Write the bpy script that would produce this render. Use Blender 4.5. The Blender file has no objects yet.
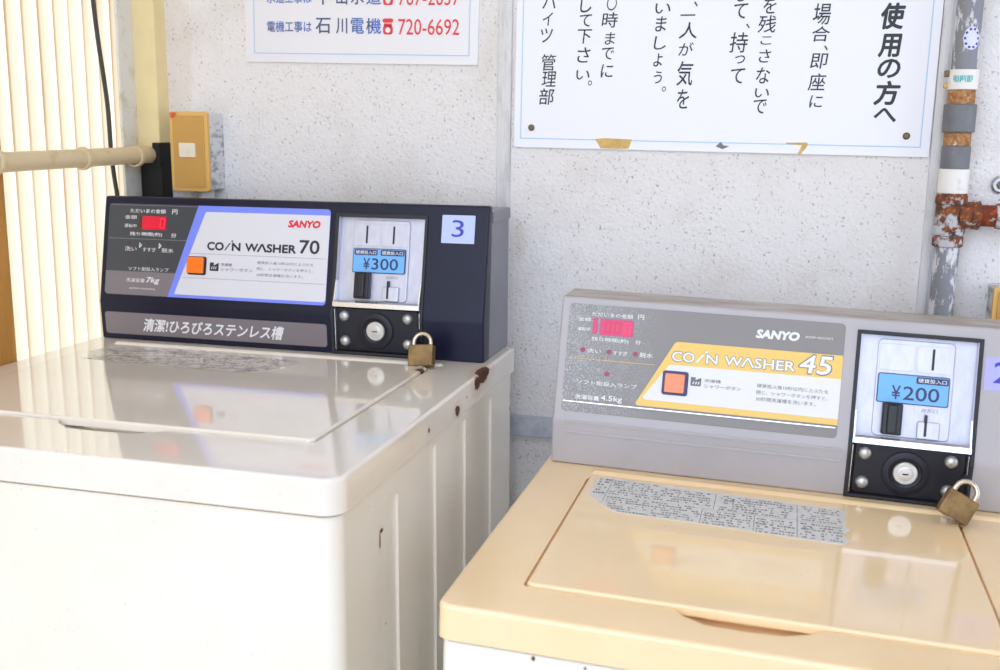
import bpy, bmesh, math, random
from mathutils import Matrix, Vector

S = bpy.context.scene
C = S.collection
random.seed(7)
ZT = 0.98                      # height of the taller washer's top above the floor

# ------------------------------------------------------------------ camera, world, lights, exposure
cam_d = bpy.data.cameras.new('camera')
cam = bpy.data.objects.new('camera', cam_d)
C.objects.link(cam)
RX = Vector((0.96324, 0.26827, 0.01416)); UP = Vector((-0.06550, 0.18339, 0.98086)); FW = Vector((-0.26054, 0.94573, -0.19422))
cam.matrix_world = Matrix(((RX.x, UP.x, -FW.x, 0.9436), (RX.y, UP.y, -FW.y, -1.2787), (RX.z, UP.z, -FW.z, 0.3059 + ZT), (0, 0, 0, 1)))
cam_d.sensor_width = 36.0
cam_d.lens = 36.0 * 1055.6 / 1000.0
cam_d.clip_start = 0.02
cam_d.dof.use_dof = True
cam_d.dof.focus_distance = 1.30
cam_d.dof.aperture_fstop = 6.3
S.camera = cam

w = bpy.data.worlds.new('World'); S.world = w; w.use_nodes = True
bg = w.node_tree.nodes['Background']
bg.inputs[0].default_value = (0.69, 0.79, 1.0, 1); bg.inputs[1].default_value = 3.35

sun_d = bpy.data.lights.new('sun', 'SUN'); sun_d.energy = 3.2; sun_d.angle = 0.01; sun_d.color = (1.0, 0.96, 0.90)
sun = bpy.data.objects.new('sun', sun_d); C.objects.link(sun)
sun.rotation_euler = Vector((0.80, 0.12, -0.62)).to_track_quat('-Z', 'Y').to_euler()

S.view_settings.view_transform = 'Standard'
S.view_settings.look = 'None'
S.view_settings.gamma = 1.0
S.view_settings.use_curve_mapping = False
S.view_settings.exposure = 0.0
S.cycles.use_denoising = True
S.cycles.max_bounces = 10
S.cycles.diffuse_bounces = 6
S.cycles.caustics_reflective = False
S.cycles.caustics_refractive = False

# ------------------------------------------------------------------ material helpers
def lin(c):
    if isinstance(c, str):
        c = [int(c[i:i + 2], 16) / 255 for i in (0, 2, 4)]
        c = [x / 12.92 if x <= 0.04045 else ((x + 0.055) / 1.055) ** 2.4 for x in c]
    return (c[0], c[1], c[2], 1.0)

class NT:
    def __init__(s, name):
        s.m = bpy.data.materials.new(name); s.m.use_nodes = True
        s.t = s.m.node_tree; s.b = s.t.nodes['Principled BSDF']; s.out = s.t.nodes['Material Output']
        s._co = None
    def n(s, kind, **kw):
        nd = s.t.nodes.new(kind)
        for k, v in kw.items(): setattr(nd, k, v)
        return nd
    def l(s, a, b): s.t.links.new(a, b)
    def co(s):
        if s._co is None: s._co = s.n('ShaderNodeTexCoord').outputs['Object']
        return s._co
    def setin(s, nd, key, v):
        if hasattr(v, 'is_linked') or isinstance(v, bpy.types.NodeSocket): s.l(v, nd.inputs[key])
        else: nd.inputs[key].default_value = v
    def noise(s, scale, detail=3, rough=.55, vec=None, out='Fac'):
        nd = s.n('ShaderNodeTexNoise'); s.l(vec or s.co(), nd.inputs['Vector'])
        nd.inputs['Scale'].default_value = scale; nd.inputs['Detail'].default_value = detail; nd.inputs['Roughness'].default_value = rough
        return nd.outputs[out]
    def math(s, op, a, b=0.0, c=None, clamp=False):
        nd = s.n('ShaderNodeMath', operation=op, use_clamp=clamp)
        s.setin(nd, 0, a); s.setin(nd, 1, b)
        if c is not None: s.setin(nd, 2, c)
        return nd.outputs[0]
    def ramp(s, f, lo, hi, a=0.0, b=1.0):
        nd = s.n('ShaderNodeMapRange'); s.setin(nd, 0, f)
        nd.inputs[1].default_value = lo; nd.inputs[2].default_value = hi; nd.inputs[3].default_value = a; nd.inputs[4].default_value = b
        return nd.outputs[0]
    def mix(s, f, a, b):
        nd = s.n('ShaderNodeMix', data_type='RGBA')
        s.setin(nd, 0, f); s.setin(nd, 6, a); s.setin(nd, 7, b)
        return nd.outputs[2]
    def vmap(s, scale=(1, 1, 1), loc=(0, 0, 0), vec=None):
        nd = s.n('ShaderNodeMapping'); s.l(vec or s.co(), nd.inputs[0])
        nd.inputs['Scale'].default_value = scale; nd.inputs['Location'].default_value = loc
        return nd.outputs[0]
    def sep(s, vec=None):
        nd = s.n('ShaderNodeSeparateXYZ'); s.l(vec or s.co(), nd.inputs[0]); return nd.outputs
    def bump(s, h, strength=.2, dist=.001):
        nd = s.n('ShaderNodeBump'); s.l(h, nd.inputs['Height']); nd.inputs['Strength'].default_value = strength; nd.inputs['Distance'].default_value = dist
        s.l(nd.outputs[0], s.b.inputs['Normal'])
    def spots(s, lst, amp=.35, freq=90):
        """mask of a few irregular stains: (x, y, z, rx, ry, rz) in object coordinates"""
        nz = s.math('MULTIPLY', s.math('SUBTRACT', s.noise(freq, 4, .65), .5), amp * 2)
        tot = None
        for (x, y, z, rx, ry, rz) in lst:
            v = s.vmap((1 / rx, 1 / ry, 1 / rz), (-x / rx, -y / ry, -z / rz))
            ln = s.n('ShaderNodeVectorMath', operation='LENGTH'); s.l(v, ln.inputs[0])
            f = s.ramp(s.math('ADD', ln.outputs['Value'], nz), .9, 1.08, 1, 0)
            tot = f if tot is None else s.math('MAXIMUM', tot, f)
        return tot
    def base(s, col): s.setin(s.b, 'Base Color', col)

def M_(name, col, rough=.5, metal=0.0, coat=0.0, spec=.5, var=0.0, vscale=40, bump=0.0, bscale=300, emit=None, estr=0.0):
    q = NT(name)
    c = lin(col)
    if var:
        d = (c[0] * (1 - var), c[1] * (1 - var), c[2] * (1 - var * 1.15), 1)
        q.base(q.mix(q.ramp(q.noise(vscale, 5, .6), .35, .7), c, d))
    else: q.base(c)
    q.b.inputs['Roughness'].default_value = rough; q.b.inputs['Metallic'].default_value = metal
    q.b.inputs['Coat Weight'].default_value = coat; q.b.inputs['Coat Roughness'].default_value = .06
    q.b.inputs['Specular IOR Level'].default_value = spec
    if bump: q.bump(q.noise(bscale, 4, .6), bump, .0006)
    if emit:
        q.b.inputs['Emission Color'].default_value = lin(emit); q.b.inputs['Emission Strength'].default_value = estr
    return q.m

def mat_wall():
    q = NT('stucco')
    dots = q.math('MULTIPLY', q.ramp(q.noise(260, 2, .5), .60, .70), q.ramp(q.noise(60, 3, .5), .38, .60))
    dirt = q.ramp(q.noise(7, 5, .65), .50, .78, 0, .55)
    c = q.mix(dirt, lin('E9E5E1'), lin('CFC6BA'))
    stain = q.spots([(.572, 0, .145 + ZT, .008, 1, .03), (.03, 0, .40 + ZT, .03, 1, .12)], .5, 40)
    c = q.mix(q.math('MULTIPLY', stain, .14), c, lin('C9A87C'))
    c = q.mix(q.math('MULTIPLY', dots, .62), c, lin('77726C'))
    q.base(c); q.b.inputs['Roughness'].default_value = .9
    q.bump(q.noise(190, 4, .6), .55, .004)
    return q.m

def mat_panel():
    q = NT('yellowed_corrugated_sheet')
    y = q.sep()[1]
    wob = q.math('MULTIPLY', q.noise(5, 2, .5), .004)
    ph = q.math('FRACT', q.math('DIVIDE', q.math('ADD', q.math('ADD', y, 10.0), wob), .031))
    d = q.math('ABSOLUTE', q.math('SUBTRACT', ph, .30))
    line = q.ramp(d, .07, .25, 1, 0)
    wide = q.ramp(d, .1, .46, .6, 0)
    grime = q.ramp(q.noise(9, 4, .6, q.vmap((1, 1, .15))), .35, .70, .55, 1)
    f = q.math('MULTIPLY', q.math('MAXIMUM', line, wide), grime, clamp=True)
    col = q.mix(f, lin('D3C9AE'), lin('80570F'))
    tr = q.n('ShaderNodeBsdfTranslucent'); q.l(col, tr.inputs[0])
    df = q.n('ShaderNodeBsdfDiffuse'); q.l(col, df.inputs[0])
    gl = q.n('ShaderNodeBsdfGlossy'); gl.inputs['Roughness'].default_value = .25
    m1 = q.n('ShaderNodeMixShader'); m1.inputs[0].default_value = .72; q.l(df.outputs[0], m1.inputs[1]); q.l(tr.outputs[0], m1.inputs[2])
    m2 = q.n('ShaderNodeMixShader'); m2.inputs[0].default_value = .04; q.l(m1.outputs[0], m2.inputs[1]); q.l(gl.outputs[0], m2.inputs[2])
    q.l(m2.outputs[0], q.out.inputs['Surface'])
    return q.m

def mat_paint(name, col, col2, rust=None, rough=.16, coat=.6, sc=6, streak=None):
    """old glossy enamel with slight yellowing, faint scuffs and rust spots of their own shape"""
    q = NT(name)
    c = q.mix(q.ramp(q.noise(sc, 4, .6), .35, .75), lin(col), lin(col2))
    spec = q.math('MULTIPLY', q.ramp(q.noise(420, 2, .5), .70, .76), q.ramp(q.noise(14, 2, .5), .5, .62))
    c = q.mix(q.math('MULTIPLY', spec, .5), c, lin('6E5A44'))
    if rust:
        halo = q.spots([(a, b, d, e * 1.9, f * 1.9, g * 1.9) for (a, b, d, e, f, g) in rust], .3, 60)
        c = q.mix(q.math('MULTIPLY', halo, .16), c, lin('D9A25C'))
        r = q.spots(rust, .55, 120)
        c = q.mix(r, c, q.mix(q.ramp(q.noise(300, 4, .7), .4, .6), lin('6B3F2A'), lin('3E2A22')))
        q.setin(q.b, 'Roughness', q.ramp(r, 0, 1, rough, .9))
        q.setin(q.b, 'Coat Weight', q.ramp(r, 0, 1, coat, 0))
    else:
        q.b.inputs['Roughness'].default_value = rough; q.b.inputs['Coat Weight'].default_value = coat
    q.base(c)
    q.b.inputs['Coat Roughness'].default_value = .035
    return q.m

def mat_rust(name, a='8A3F1C', b='3F2318', c='B9682E', sc=90, paint=None, pt=.5):
    q = NT(name)
    col = q.mix(q.ramp(q.noise(sc, 5, .65), .35, .65), lin(a), lin(b))
    col = q.mix(q.ramp(q.noise(sc * 2.1, 4, .6), .55, .7), col, lin(c))
    if paint: col = q.mix(q.ramp(q.noise(sc * .45, 5, .65), pt, pt + .05), col, lin(paint))
    q.base(col); q.b.inputs['Roughness'].default_value = .85; q.bump(q.noise(sc * 4, 4, .6), .5, .001)
    return q.m

def mat_worn(name, a, b, sc=50, lo=.45, hi=.55, rough=.6, metal=0.0, stretch=(1, 1, 1)):
    q = NT(name)
    q.base(q.mix(q.ramp(q.noise(sc, 5, .7, q.vmap(stretch)), lo, hi), lin(a), lin(b)))
    q.b.inputs['Roughness'].default_value = rough; q.b.inputs['Metallic'].default_value = metal
    return q.m

MT = {}
MT['stucco'] = mat_wall()
MT['panel'] = mat_panel()
MT['joint'] = mat_worn('joint_strip', 'DAD8D6', 'A9A6A2', 30, .48, .72, .6, 0, (1, 1, .2))
MT['ledge'] = mat_worn('ledge_paint', 'C2C5CC', 'A9AEB8', 60, .4, .7)
MT['concrete'] = M_('concrete', '9C978F', .9, var=.2, vscale=8)
MT['soffit'] = M_('soffit', 'E6DCCB', .9, var=.06)  # underside of the added eave overhead
MT['whitetop'] = mat_paint('white_enamel', 'EDE6DB', 'E7DFD2', [(.579, -.038, -.004, .007, .026, .012), (.579, -.066, -.010, .005, .016, .010), (.58, -.146, -.024, .005, .009, .007), (.58, -.246, -.020, .003, .004, .0035), (.505, -.066, .0, .008, .010, .006), (.58, -.11, -.017, .002, .003, .002)], .14, .7)
MT['whitebody'] = mat_paint('white_cabinet', 'EFE9DD', 'EAE2D2', [(.577, -.3720, -.097, .004, .0022, .010), (.577, -.368, -.0885, .004, .0055, .0028), (.575, .106, -.068, .003, .003, .005), (.575, .106, -.087, .003, .003, .006), (.577, -.36, -.19, .003, .002, .0015)], .3, .25)
MT['whitelid'] = mat_paint('white_lid', 'EAE2D6', 'E3DACB', [(.508, -.070, .0, .006, .008, .008)], .12, .75)
MT['creamtop'] = mat_paint('cream_plastic', 'F7DBAE', 'F3D3A2', [(.446, -.060, .0, .007, .010, .006)], .2, .5)
MT['creamlid'] = mat_paint('cream_lid', 'F7DCB0', 'F3D5A6', None, .15, .6)
MT['creambody'] = mat_paint('offwhite_cabinet', 'EFECE4', 'E8E2D4', [(.0775, -.40, -.0377, .0015, .003, .002), (.1215, -.40, -.0389, .001, .003, .0013)], .3, .25)
MT['navy'] = M_('navy_plastic', '11152F', .36, spec=.35, coat=0.0, var=.25, vscale=12)
MT['greycase'] = M_('grey_steel_case', '7E7F88', .45, coat=.15, var=.12, vscale=25, bump=.1, bscale=500)
def mat_greyplastic():
    q = NT('grey_console_plastic')
    zz = q.sep()
    c = q.mix(q.ramp(q.noise(9, 4, .6), .35, .75), lin('B2AEB0'), lin('A9A5A6'))
    top = q.ramp(zz[2], .1972, .1986)
    d = q.math('MULTIPLY', top, q.ramp(q.noise(24, 5, .7, q.vmap((.6, 2.2, 1))), .40, .62))
    c = q.mix(q.math('MULTIPLY', top, .55), c, lin('A39680'))
    c = q.mix(d, c, lin('7F684C'))
    q.base(c); q.b.inputs['Roughness'].default_value = .38; q.b.inputs['Coat Weight'].default_value = .15
    return q.m
MT['greyplastic'] = mat_greyplastic()
MT['black'] = M_('black_plastic', '17171B', .4, var=.15)
MT['blackrubber'] = M_('black_trim', '26262C', .55, var=.3, vscale=60)
MT['lockplate'] = M_('dark_lock_plate', '23242C', .42, metal=.3, bump=.08, bscale=900)
def mat_brushed(name, a, b, rough=.3, metal=.9, st=(8, 1, 1), sc=60):
    q = NT(name)
    q.base(q.mix(q.ramp(q.noise(sc, 4, .6, q.vmap(st)), .35, .7), lin(a), lin(b)))
    q.b.inputs['Metallic'].default_value = metal; q.b.inputs['Roughness'].default_value = rough
    return q.m
MT['steel'] = mat_brushed('pale_steel', 'CFCFDA', 'C2C3D0', .38, .4, (1, .3, 1), 120)
MT['chrome'] = M_('chrome', 'EDEDF0', .18, metal=.85)
MT['bolt'] = M_('zinc_bolt', 'C9CACB', .35, metal=.8, var=.2, vscale=200)
MT['lockface'] = M_('lock_cylinder', 'D8D8D4', .3, metal=.6)
MT['brass'] = mat_worn('aged_brass', '94794F', '745A3C', 60, .4, .65, .42, .55)
MT['brasssteel'] = M_('shackle_steel', 'D9CDB8', .22, metal=.85)
MT['darkgrey'] = M_('label_dark_grey', '40444A', .35)
MT['mauve'] = M_('label_mauve_grey', '7E767A', .38)
MT['blueband'] = M_('label_blue', '7A8CF2', .35)
MT['labelwhite'] = M_('label_white', 'D9D9DE', .35)
MT['hair'] = M_('label_rule', '8B8B90', .4)
def mat_greylabel():
    q = NT('label_grey_worn')
    xx = q.sep()[0]
    f = q.math('MULTIPLY', q.ramp(q.noise(520, 5, .75), .50, .62), q.ramp(xx, .015, .125, .85, .0), clamp=True)
    haze = q.math('MULTIPLY', q.ramp(xx, .0, .15, .55, .0), q.ramp(q.noise(45, 4, .6), .3, .7), clamp=True)
    c = q.mix(haze, lin('86827F'), lin('A3A5A8'))
    q.base(q.mix(f, c, lin('C6CBCE'))); q.b.inputs['Roughness'].default_value = .4
    return q.m
MT['greylabel'] = mat_greylabel()
MT['yellow'] = M_('label_yellow', 'EBC667', .38)
MT['labelcream'] = M_('label_offwhite', 'E2E2E0', .35)
MT['ink'] = M_('print_dark', '2A2C36', .4)
MT['inksoft'] = M_('print_grey', '6D6E74', .4)
MT['inkwhite'] = M_('print_white', 'E9E9E9', .4)
MT['inkred'] = M_('print_red', 'DD1E3C', .4)
MT['inknavy'] = M_('print_navy', '2C3160', .4)
MT['orange'] = M_('orange_button', 'FF7A14', .35, coat=.3)
MT['orange2'] = M_('faded_orange_button', 'F58A5A', .35, coat=.3)
MT['led'] = M_('red_display', 'B0102A', .2, emit='D01030', estr=.55)
MT['led2'] = M_('pink_red_display', 'C83A6A', .2, emit='D02858', estr=.12)
MT['leddigit'] = M_('lit_digit', 'FF2A44', .3, emit='FF2040', estr=1.2)
MT['dot'] = M_('lamp_dot', 'A0385C', .3)
MT['dotdark'] = M_('lamp_dot_dark', '5A2B33', .3)
MT['priceblue'] = M_('price_blue', '6EB4F0', .35)
MT['priceedge'] = M_('price_edge', '2B3566', .4)
MT['bluesticker'] = M_('sticker_pale_blue', 'B9C8FA', .4)
MT['lilac'] = M_('sticker_lilac', 'AFAEF5', .4)
MT['stickerink'] = M_('sticker_ink', '3A3CB8', .4)
MT['silverlabel'] = mat_worn('silver_label', 'DCDCDA', 'CACAC8', 160, .4, .7, .4, 0)
def mat_wornlabel():
    q = NT('rubbed_off_label')
    q.base(q.mix(q.ramp(q.noise(160, 4, .7, q.vmap((.35, 1, 1))), .46, .60), lin('DCD6CC'), lin('A09B93')))
    q.b.inputs['Roughness'].default_value = .3; q.b.inputs['Coat Weight'].default_value = .4
    return q.m
MT['wornlabel'] = mat_wornlabel()
MT['board'] = M_('sign_board', 'E9E8EA', .22, coat=.3)
MT['boardblue'] = M_('sign_blue_rule', '9CC6E2', .4)
MT['brush'] = M_('brush_ink', '26282C', .5)
MT['signblue'] = mat_worn('sign_blue_ink', '5E7FD0', '4A566E', 60, .4, .65)
MT['signdark'] = mat_worn('sign_dark_ink', '4A5064', '55699A', 60, .4, .65)
MT['signred'] = M_('sign_red_ink', 'E23A40', .5)
MT['nail'] = M_('nail_head', '7B6A50', .5, metal=.6, var=.3, vscale=300)
MT['tape'] = M_('old_tape', 'D9B262', .5, var=.25, vscale=80)
MT['ochre'] = M_('ochre_plastic', 'C99A50', .45, var=.07, vscale=20)
MT['ochrerim'] = M_('ochre_plastic_rim', 'DDB062', .4)
MT['scuffed'] = mat_worn('scuffed_steel_box', 'D9D9D9', '8F9296', 60, .50, .62, .6, 0, (1, 1, .5))
MT['rocker'] = M_('cream_rocker', 'E6DCC6', .4)
MT['redmark'] = mat_worn('red_mark', 'D0502C', 'D99A50', 200, .5, .6)
MT['whitepvc'] = M_('white_pvc', 'E4E0DA', .5, var=.06)
MT['postcream'] = M_('cream_painted_steel', 'F0DCA6', .5, var=.10, vscale=14)
MT['postwhite'] = mat_worn('chalky_flashing', 'DFDDD6', 'C7BFA8', 40, .5, .7)
MT['postblack'] = M_('bracket_gap_black', '0E0D0D', .6)  # bracket, and the painted-in dark of the gap below it
MT['woodpost'] = mat_worn('ochre_timber', 'C08A3E', '9C6A28', 30, .4, .7, .7, 0, (1, 1, .1))
MT['railpaint'] = mat_worn('beige_rail_paint', 'D6C29A', 'BFA678', 40, .55, .75, .5)
MT['cable'] = M_('dark_cable', '3E3A34', .6)
MT['pipe'] = mat_worn('peeling_grey_pipe', '85868A', 'D3D2D2', 55, .51, .56, .6, .2, (1, 1, .4))
MT['pipegrey'] = M_('grey_coupling', '77787C', .55, metal=.2, var=.2, vscale=60)
MT['pipewhite'] = mat_worn('white_wrap', 'E8E4DE', 'C9BFB2', 50, .55, .7)
MT['rust'] = mat_rust('rust')
MT['rustorange'] = mat_rust('rusty_thread', 'B58350', '875530', 'D9B68C', 140, 'D8D2C8', .60)
MT['rustpaint'] = mat_rust('rusty_fitting', '8A4A24', '4A3226', 'B9682E', 70, 'B9BBBD', .51)
MT['rustbranch'] = mat_rust('rusty_branch', '86381A', '4A2216', 'A9501F', 60, 'C9C4BC', .66)
MT['teal'] = M_('teal_print', '58B8B8', .5)
MT['stickerwhite'] = M_('pipe_sticker', 'D8DAE0', .45)

# ------------------------------------------------------------------ mesh helpers
def rrect(x0, y0, x1, y1, r, seg=5):
    if r <= 0: return [(x0, y0), (x1, y0), (x1, y1), (x0, y1)]
    out = []
    for cx, cy, a0 in ((x1 - r, y0 + r, -90), (x1 - r, y1 - r, 0), (x0 + r, y1 - r, 90), (x0 + r, y0 + r, 180)):
        for i in range(seg + 1):
            a = math.radians(a0 + 90 * i / seg); out.append((cx + r * math.cos(a), cy + r * math.sin(a)))
    return out
def rimplan(x0, y0, x1, y1, r, rb, seg=8):
    out = []
    for cx, cy, a0, q in ((x1 - r, y0 + r, -90, r), (x1 - rb, y1 - rb, 0, rb), (x0 + rb, y1 - rb, 90, rb), (x0 + r, y0 + r, 180, r)):
        for i in range(seg + 1):
            a = math.radians(a0 + 90 * i / seg); out.append((cx + q * math.cos(a), cy + q * math.sin(a)))
    return out
def circ(cx, cy, rx, ry=None, n=28):
    ry = ry or rx
    return [(cx + rx * math.cos(2 * math.pi * i / n), cy + ry * math.sin(2 * math.pi * i / n)) for i in range(n)]

def harden(o):
    md = o.modifiers.new('flat_faces', 'WEIGHTED_NORMAL'); md.weight = 80; md.keep_sharp = True
class MB:
    def __init__(s): s.bm = bmesh.new(); s.mats = []
    def mi(s, m):
        if m not in s.mats: s.mats.append(m)
        return s.mats.index(m)
    def take(s, t, m, M=None):
        i = s.mi(m)
        if M is not None: t.transform(M)
        for f in t.faces: f.material_index = i
        me = bpy.data.meshes.new('tmp'); t.to_mesh(me); t.free(); s.bm.from_mesh(me); bpy.data.meshes.remove(me)
        return s
    def box(s, a, b, m, bev=0, seg=2, M=None):
        t = bmesh.new(); bmesh.ops.create_cube(t, size=1)
        for v in t.verts: v.co = Vector([(a[k] + b[k]) / 2 + v.co[k] * (b[k] - a[k]) for k in range(3)])
        if bev: bmesh.ops.bevel(t, geom=t.edges[:], offset=bev, segments=seg, profile=.5, affect='EDGES', clamp_overlap=True)
        return s.take(t, m, M)
    def prism(s, pts, z0, z1, m, bev=0, seg=2, both=False, M=None):
        t = bmesh.new()
        lo = [t.verts.new((x, y, z0)) for x, y in pts]; hi = [t.verts.new((x, y, z1)) for x, y in pts]
        fb = t.faces.new(lo[::-1]); ft = t.faces.new(hi); n = len(pts)
        for i in range(n): t.faces.new((lo[i], lo[(i + 1) % n], hi[(i + 1) % n], hi[i]))
        bmesh.ops.recalc_face_normals(t, faces=t.faces[:])
        if bev:
            g = list(ft.edges) + (list(fb.edges) if both else [])
            bmesh.ops.bevel(t, geom=g, offset=bev, segments=seg, profile=.5, affect='EDGES', clamp_overlap=True)
        return s.take(t, m, M)
    def flat(s, pts, z, m, M=None):
        t = bmesh.new(); t.faces.new([t.verts.new((x, y, z)) for x, y in pts])
        bmesh.ops.recalc_face_normals(t, faces=t.faces[:])
        t.normal_update()
        if t.faces[:][0].normal.z < 0: bmesh.ops.reverse_faces(t, faces=t.faces[:])
        return s.take(t, m, M)
    def lathe(s, prof, m, n=28, M=None):
        t = bmesh.new(); rings = []
        for r, z in prof:
            rings.append([t.verts.new((r * math.cos(2 * math.pi * i / n), r * math.sin(2 * math.pi * i / n), z)) for i in range(n)] if r > 1e-7 else [t.verts.new((0, 0, z))])
        for a, b in zip(rings, rings[1:]):
            for i in range(n):
                j = (i + 1) % n
                if len(a) == 1 and len(b) == 1: break
                if len(a) == 1: t.faces.new((a[0], b[j], b[i]))
                elif len(b) == 1: t.faces.new((a[i], a[j], b[0]))
                else: t.faces.new((a[i], a[j], b[j], b[i]))
        bmesh.ops.recalc_face_normals(t, faces=t.faces[:])
        return s.take(t, m, M)
    def tube(s, pts, r, m, n=14, M=None):
        t = bmesh.new(); P = [Vector(p) for p in pts]; rings = []; up = None
        for i, p in enumerate(P):
            d = (P[min(i + 1, len(P) - 1)] - P[max(i - 1, 0)]).normalized()
            if up is None: up = d.orthogonal().normalized()
            up = (up - d * up.dot(d)).normalized(); sd = d.cross(up)
            rings.append([t.verts.new(p + (up * math.cos(2 * math.pi * k / n) + sd * math.sin(2 * math.pi * k / n)) * r) for k in range(n)])
        for a, b in zip(rings, rings[1:]):
            for k in range(n): t.faces.new((a[k], a[(k + 1) % n], b[(k + 1) % n], b[k]))
        t.faces.new(rings[0][::-1]); t.faces.new(rings[-1])
        bmesh.ops.recalc_face_normals(t, faces=t.faces[:])
        return s.take(t, m, M)
    def text(s, txt, x0, y0, x1, y1, z, m, bold=0.0, shear=0.0, fit=True, M=None):
        """flat lettering fitted into the box x0..x1, y0..y1 of the local xy plane"""
        cu = bpy.data.curves.new('t', 'FONT'); cu.body = txt; cu.size = 1.0; cu.offset = 0; cu.shear = shear
        cu.resolution_u = 2 if (y1 - y0) < .006 else 3; cu.fill_mode = 'FRONT'
        o = bpy.data.objects.new('t', cu); C.objects.link(o)
        bpy.context.view_layer.update()
        me = bpy.data.meshes.new_from_object(o.evaluated_get(bpy.context.evaluated_depsgraph_get()))
        t = bmesh.new(); t.from_mesh(me)
        bpy.data.objects.remove(o); bpy.data.curves.remove(cu); bpy.data.meshes.remove(me)
        if not t.verts: t.free(); return s
        ax = [v.co.x for v in t.verts]; ay = [v.co.y for v in t.verts]
        sx = (x1 - x0) / max(max(ax) - min(ax), 1e-6); sy = (y1 - y0) / max(max(ay) - min(ay), 1e-6)
        if not fit: sx = sy = min(sx, sy)
        mx, my = min(ax), min(ay)
        for v in t.verts: v.co = Vector((x0 + (v.co.x - mx) * sx, y0 + (v.co.y - my) * sy, z))
        t.normal_update()
        fl = [f for f in t.faces if f.normal.z < 0]
        if fl: bmesh.ops.reverse_faces(t, faces=fl)
        if bold:                                            # heavier strokes: the same print struck again, a hair aside
            d = bold * (y1 - y0) * 1.1; src = t.faces[:]
            for q_, (dx, dy) in enumerate(((d, 0), (-d, 0), (0, d), (0, -d), (.7 * d, .7 * d), (-.7 * d, -.7 * d), (.7 * d, -.7 * d), (-.7 * d, .7 * d))):
                g = bmesh.ops.duplicate(t, geom=src)['geom']
                for v in g:
                    if isinstance(v, bmesh.types.BMVert): v.co += Vector((dx, dy, -(q_ + 1) * 1.2e-5))
        return s.take(t, m, M)
    def obj(s, name, parent=None, M=None, smooth=True, angle=32):
        me = bpy.data.meshes.new(name); s.bm.to_mesh(me); s.bm.free()
        for m in s.mats: me.materials.append(MT[m])
        if smooth and len(me.polygons):
            me.polygons.foreach_set('use_smooth', [True] * len(me.polygons)); me.set_sharp_from_angle(angle=math.radians(angle))
        o = bpy.data.objects.new(name, me); C.objects.link(o)
        if parent is not None: o.parent = parent
        if M is not None: o.matrix_basis = M
        if smooth: harden(o)
        return o

def cut(o, *cutters):
    """boolean difference, baked into the mesh"""
    for mb in cutters:
        c = mb.obj('cutter', smooth=False)
        c.matrix_world = o.matrix_basis if o.parent is None else o.matrix_basis
        par, o.parent = o.parent, None
        o.modifiers.clear()
        md = o.modifiers.new('b', 'BOOLEAN'); md.operation = 'DIFFERENCE'; md.object = c; md.solver = 'EXACT'
        try: md.material_mode = 'TRANSFER'
        except Exception: pass
        bpy.context.view_layer.update()
        me = bpy.data.meshes.new_from_object(o.evaluated_get(bpy.context.evaluated_depsgraph_get()))
        o.modifiers.clear(); old = o.data; nm = old.name; o.data = me; bpy.data.meshes.remove(old); me.name = nm
        me.polygons.foreach_set('use_smooth', [True] * len(me.polygons)); me.set_sharp_from_angle(angle=math.radians(32))
        cm = c.data; bpy.data.objects.remove(c); bpy.data.meshes.remove(cm); o.parent = par
    harden(o)

def tag(o, label=None, cat=None, group=None, kind=None):
    if label: o['label'] = label
    if cat: o['category'] = cat
    if group: o['group'] = group
    if kind: o['kind'] = kind
    return o
def empty(name, M):
    o = bpy.data.objects.new(name, None); C.objects.link(o); o.empty_display_size = .1; o.matrix_world = M; return o
T = Matrix.Translation
def R(a, ax): return Matrix.Rotation(math.radians(a), 4, ax)
WALLM = lambda x, y, z: Matrix(((1, 0, 0, x), (0, 0, -1, y), (0, 1, 0, z), (0, 0, 0, 1)))   # local xy -> wall xz, local z -> towards the room

WY = 0.17     # face of the back wall

# ------------------------------------------------------------------ the setting
b = MB(); b.box((-4, -7, -.12), (5, WY + .1, 0), 'concrete'); tag(b.obj('floor'), 'grey concrete floor under the washing machines', 'floor', kind='structure')
b = MB(); b.box((-.06, WY, 0), (3.2, WY + .1, 2.5), 'stucco'); tag(b.obj('wall_back'), 'white speckled stucco wall behind the machines', 'wall', kind='structure')
b = MB(); b.box((-.3, -1.15, 2.42), (3.3, WY + .1, 2.5), 'soffit'); tag(b.obj('added_eave'), 'unseen pale eave added to shade the machines from above', 'added_eave', kind='structure')  # out of view, added to cut the skylight on the machine tops
# corrugated translucent sheet closing the left side
t = bmesh.new(); pr = []
P_ = .031; n_ = int((0.150 + 1.7) / P_ * 12)
for i in range(n_ + 1):
    y = -1.7 + (0.150 + 1.7) * i / n_
    ph = (((y + 10) / P_) % 1 - .30) * 2 * math.pi
    pr.append((-.036 - .0045 * math.cos(ph), y))
lo = [t.verts.new((x, y, .05)) for x, y in pr]; hi = [t.verts.new((x, y, 2.40)) for x, y in pr]
for i in range(n_): t.faces.new((lo[i], hi[i], hi[i + 1], lo[i + 1]))
b = MB(); b.take(t, 'panel'); tag(b.obj('wall_left', angle=80), 'yellowed translucent corrugated sheet closing the left side', 'wall', kind='structure')
t = bmesh.new(); pr = []; n_ = 60 * 8  # second sheet, out of view, added to send warm light from the right
for i in range(n_ + 1):
    y = -1.60 + 1.30 * i / n_
    pr.append((1.62 + .0045 * math.cos(((y + 10) / P_ % 1 - .30) * 2 * math.pi), y))
lo = [t.verts.new((x, y, .05)) for x, y in pr]; hi = [t.verts.new((x, y, 2.40)) for x, y in pr]
for i in range(n_): t.faces.new((lo[i], lo[i + 1], hi[i + 1], hi[i]))
b = MB(); b.take(t, 'panel'); tag(b.obj('added_sheet_right', angle=80), 'unseen yellowed corrugated sheet added on the right for warm light', 'wall', kind='structure')
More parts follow.
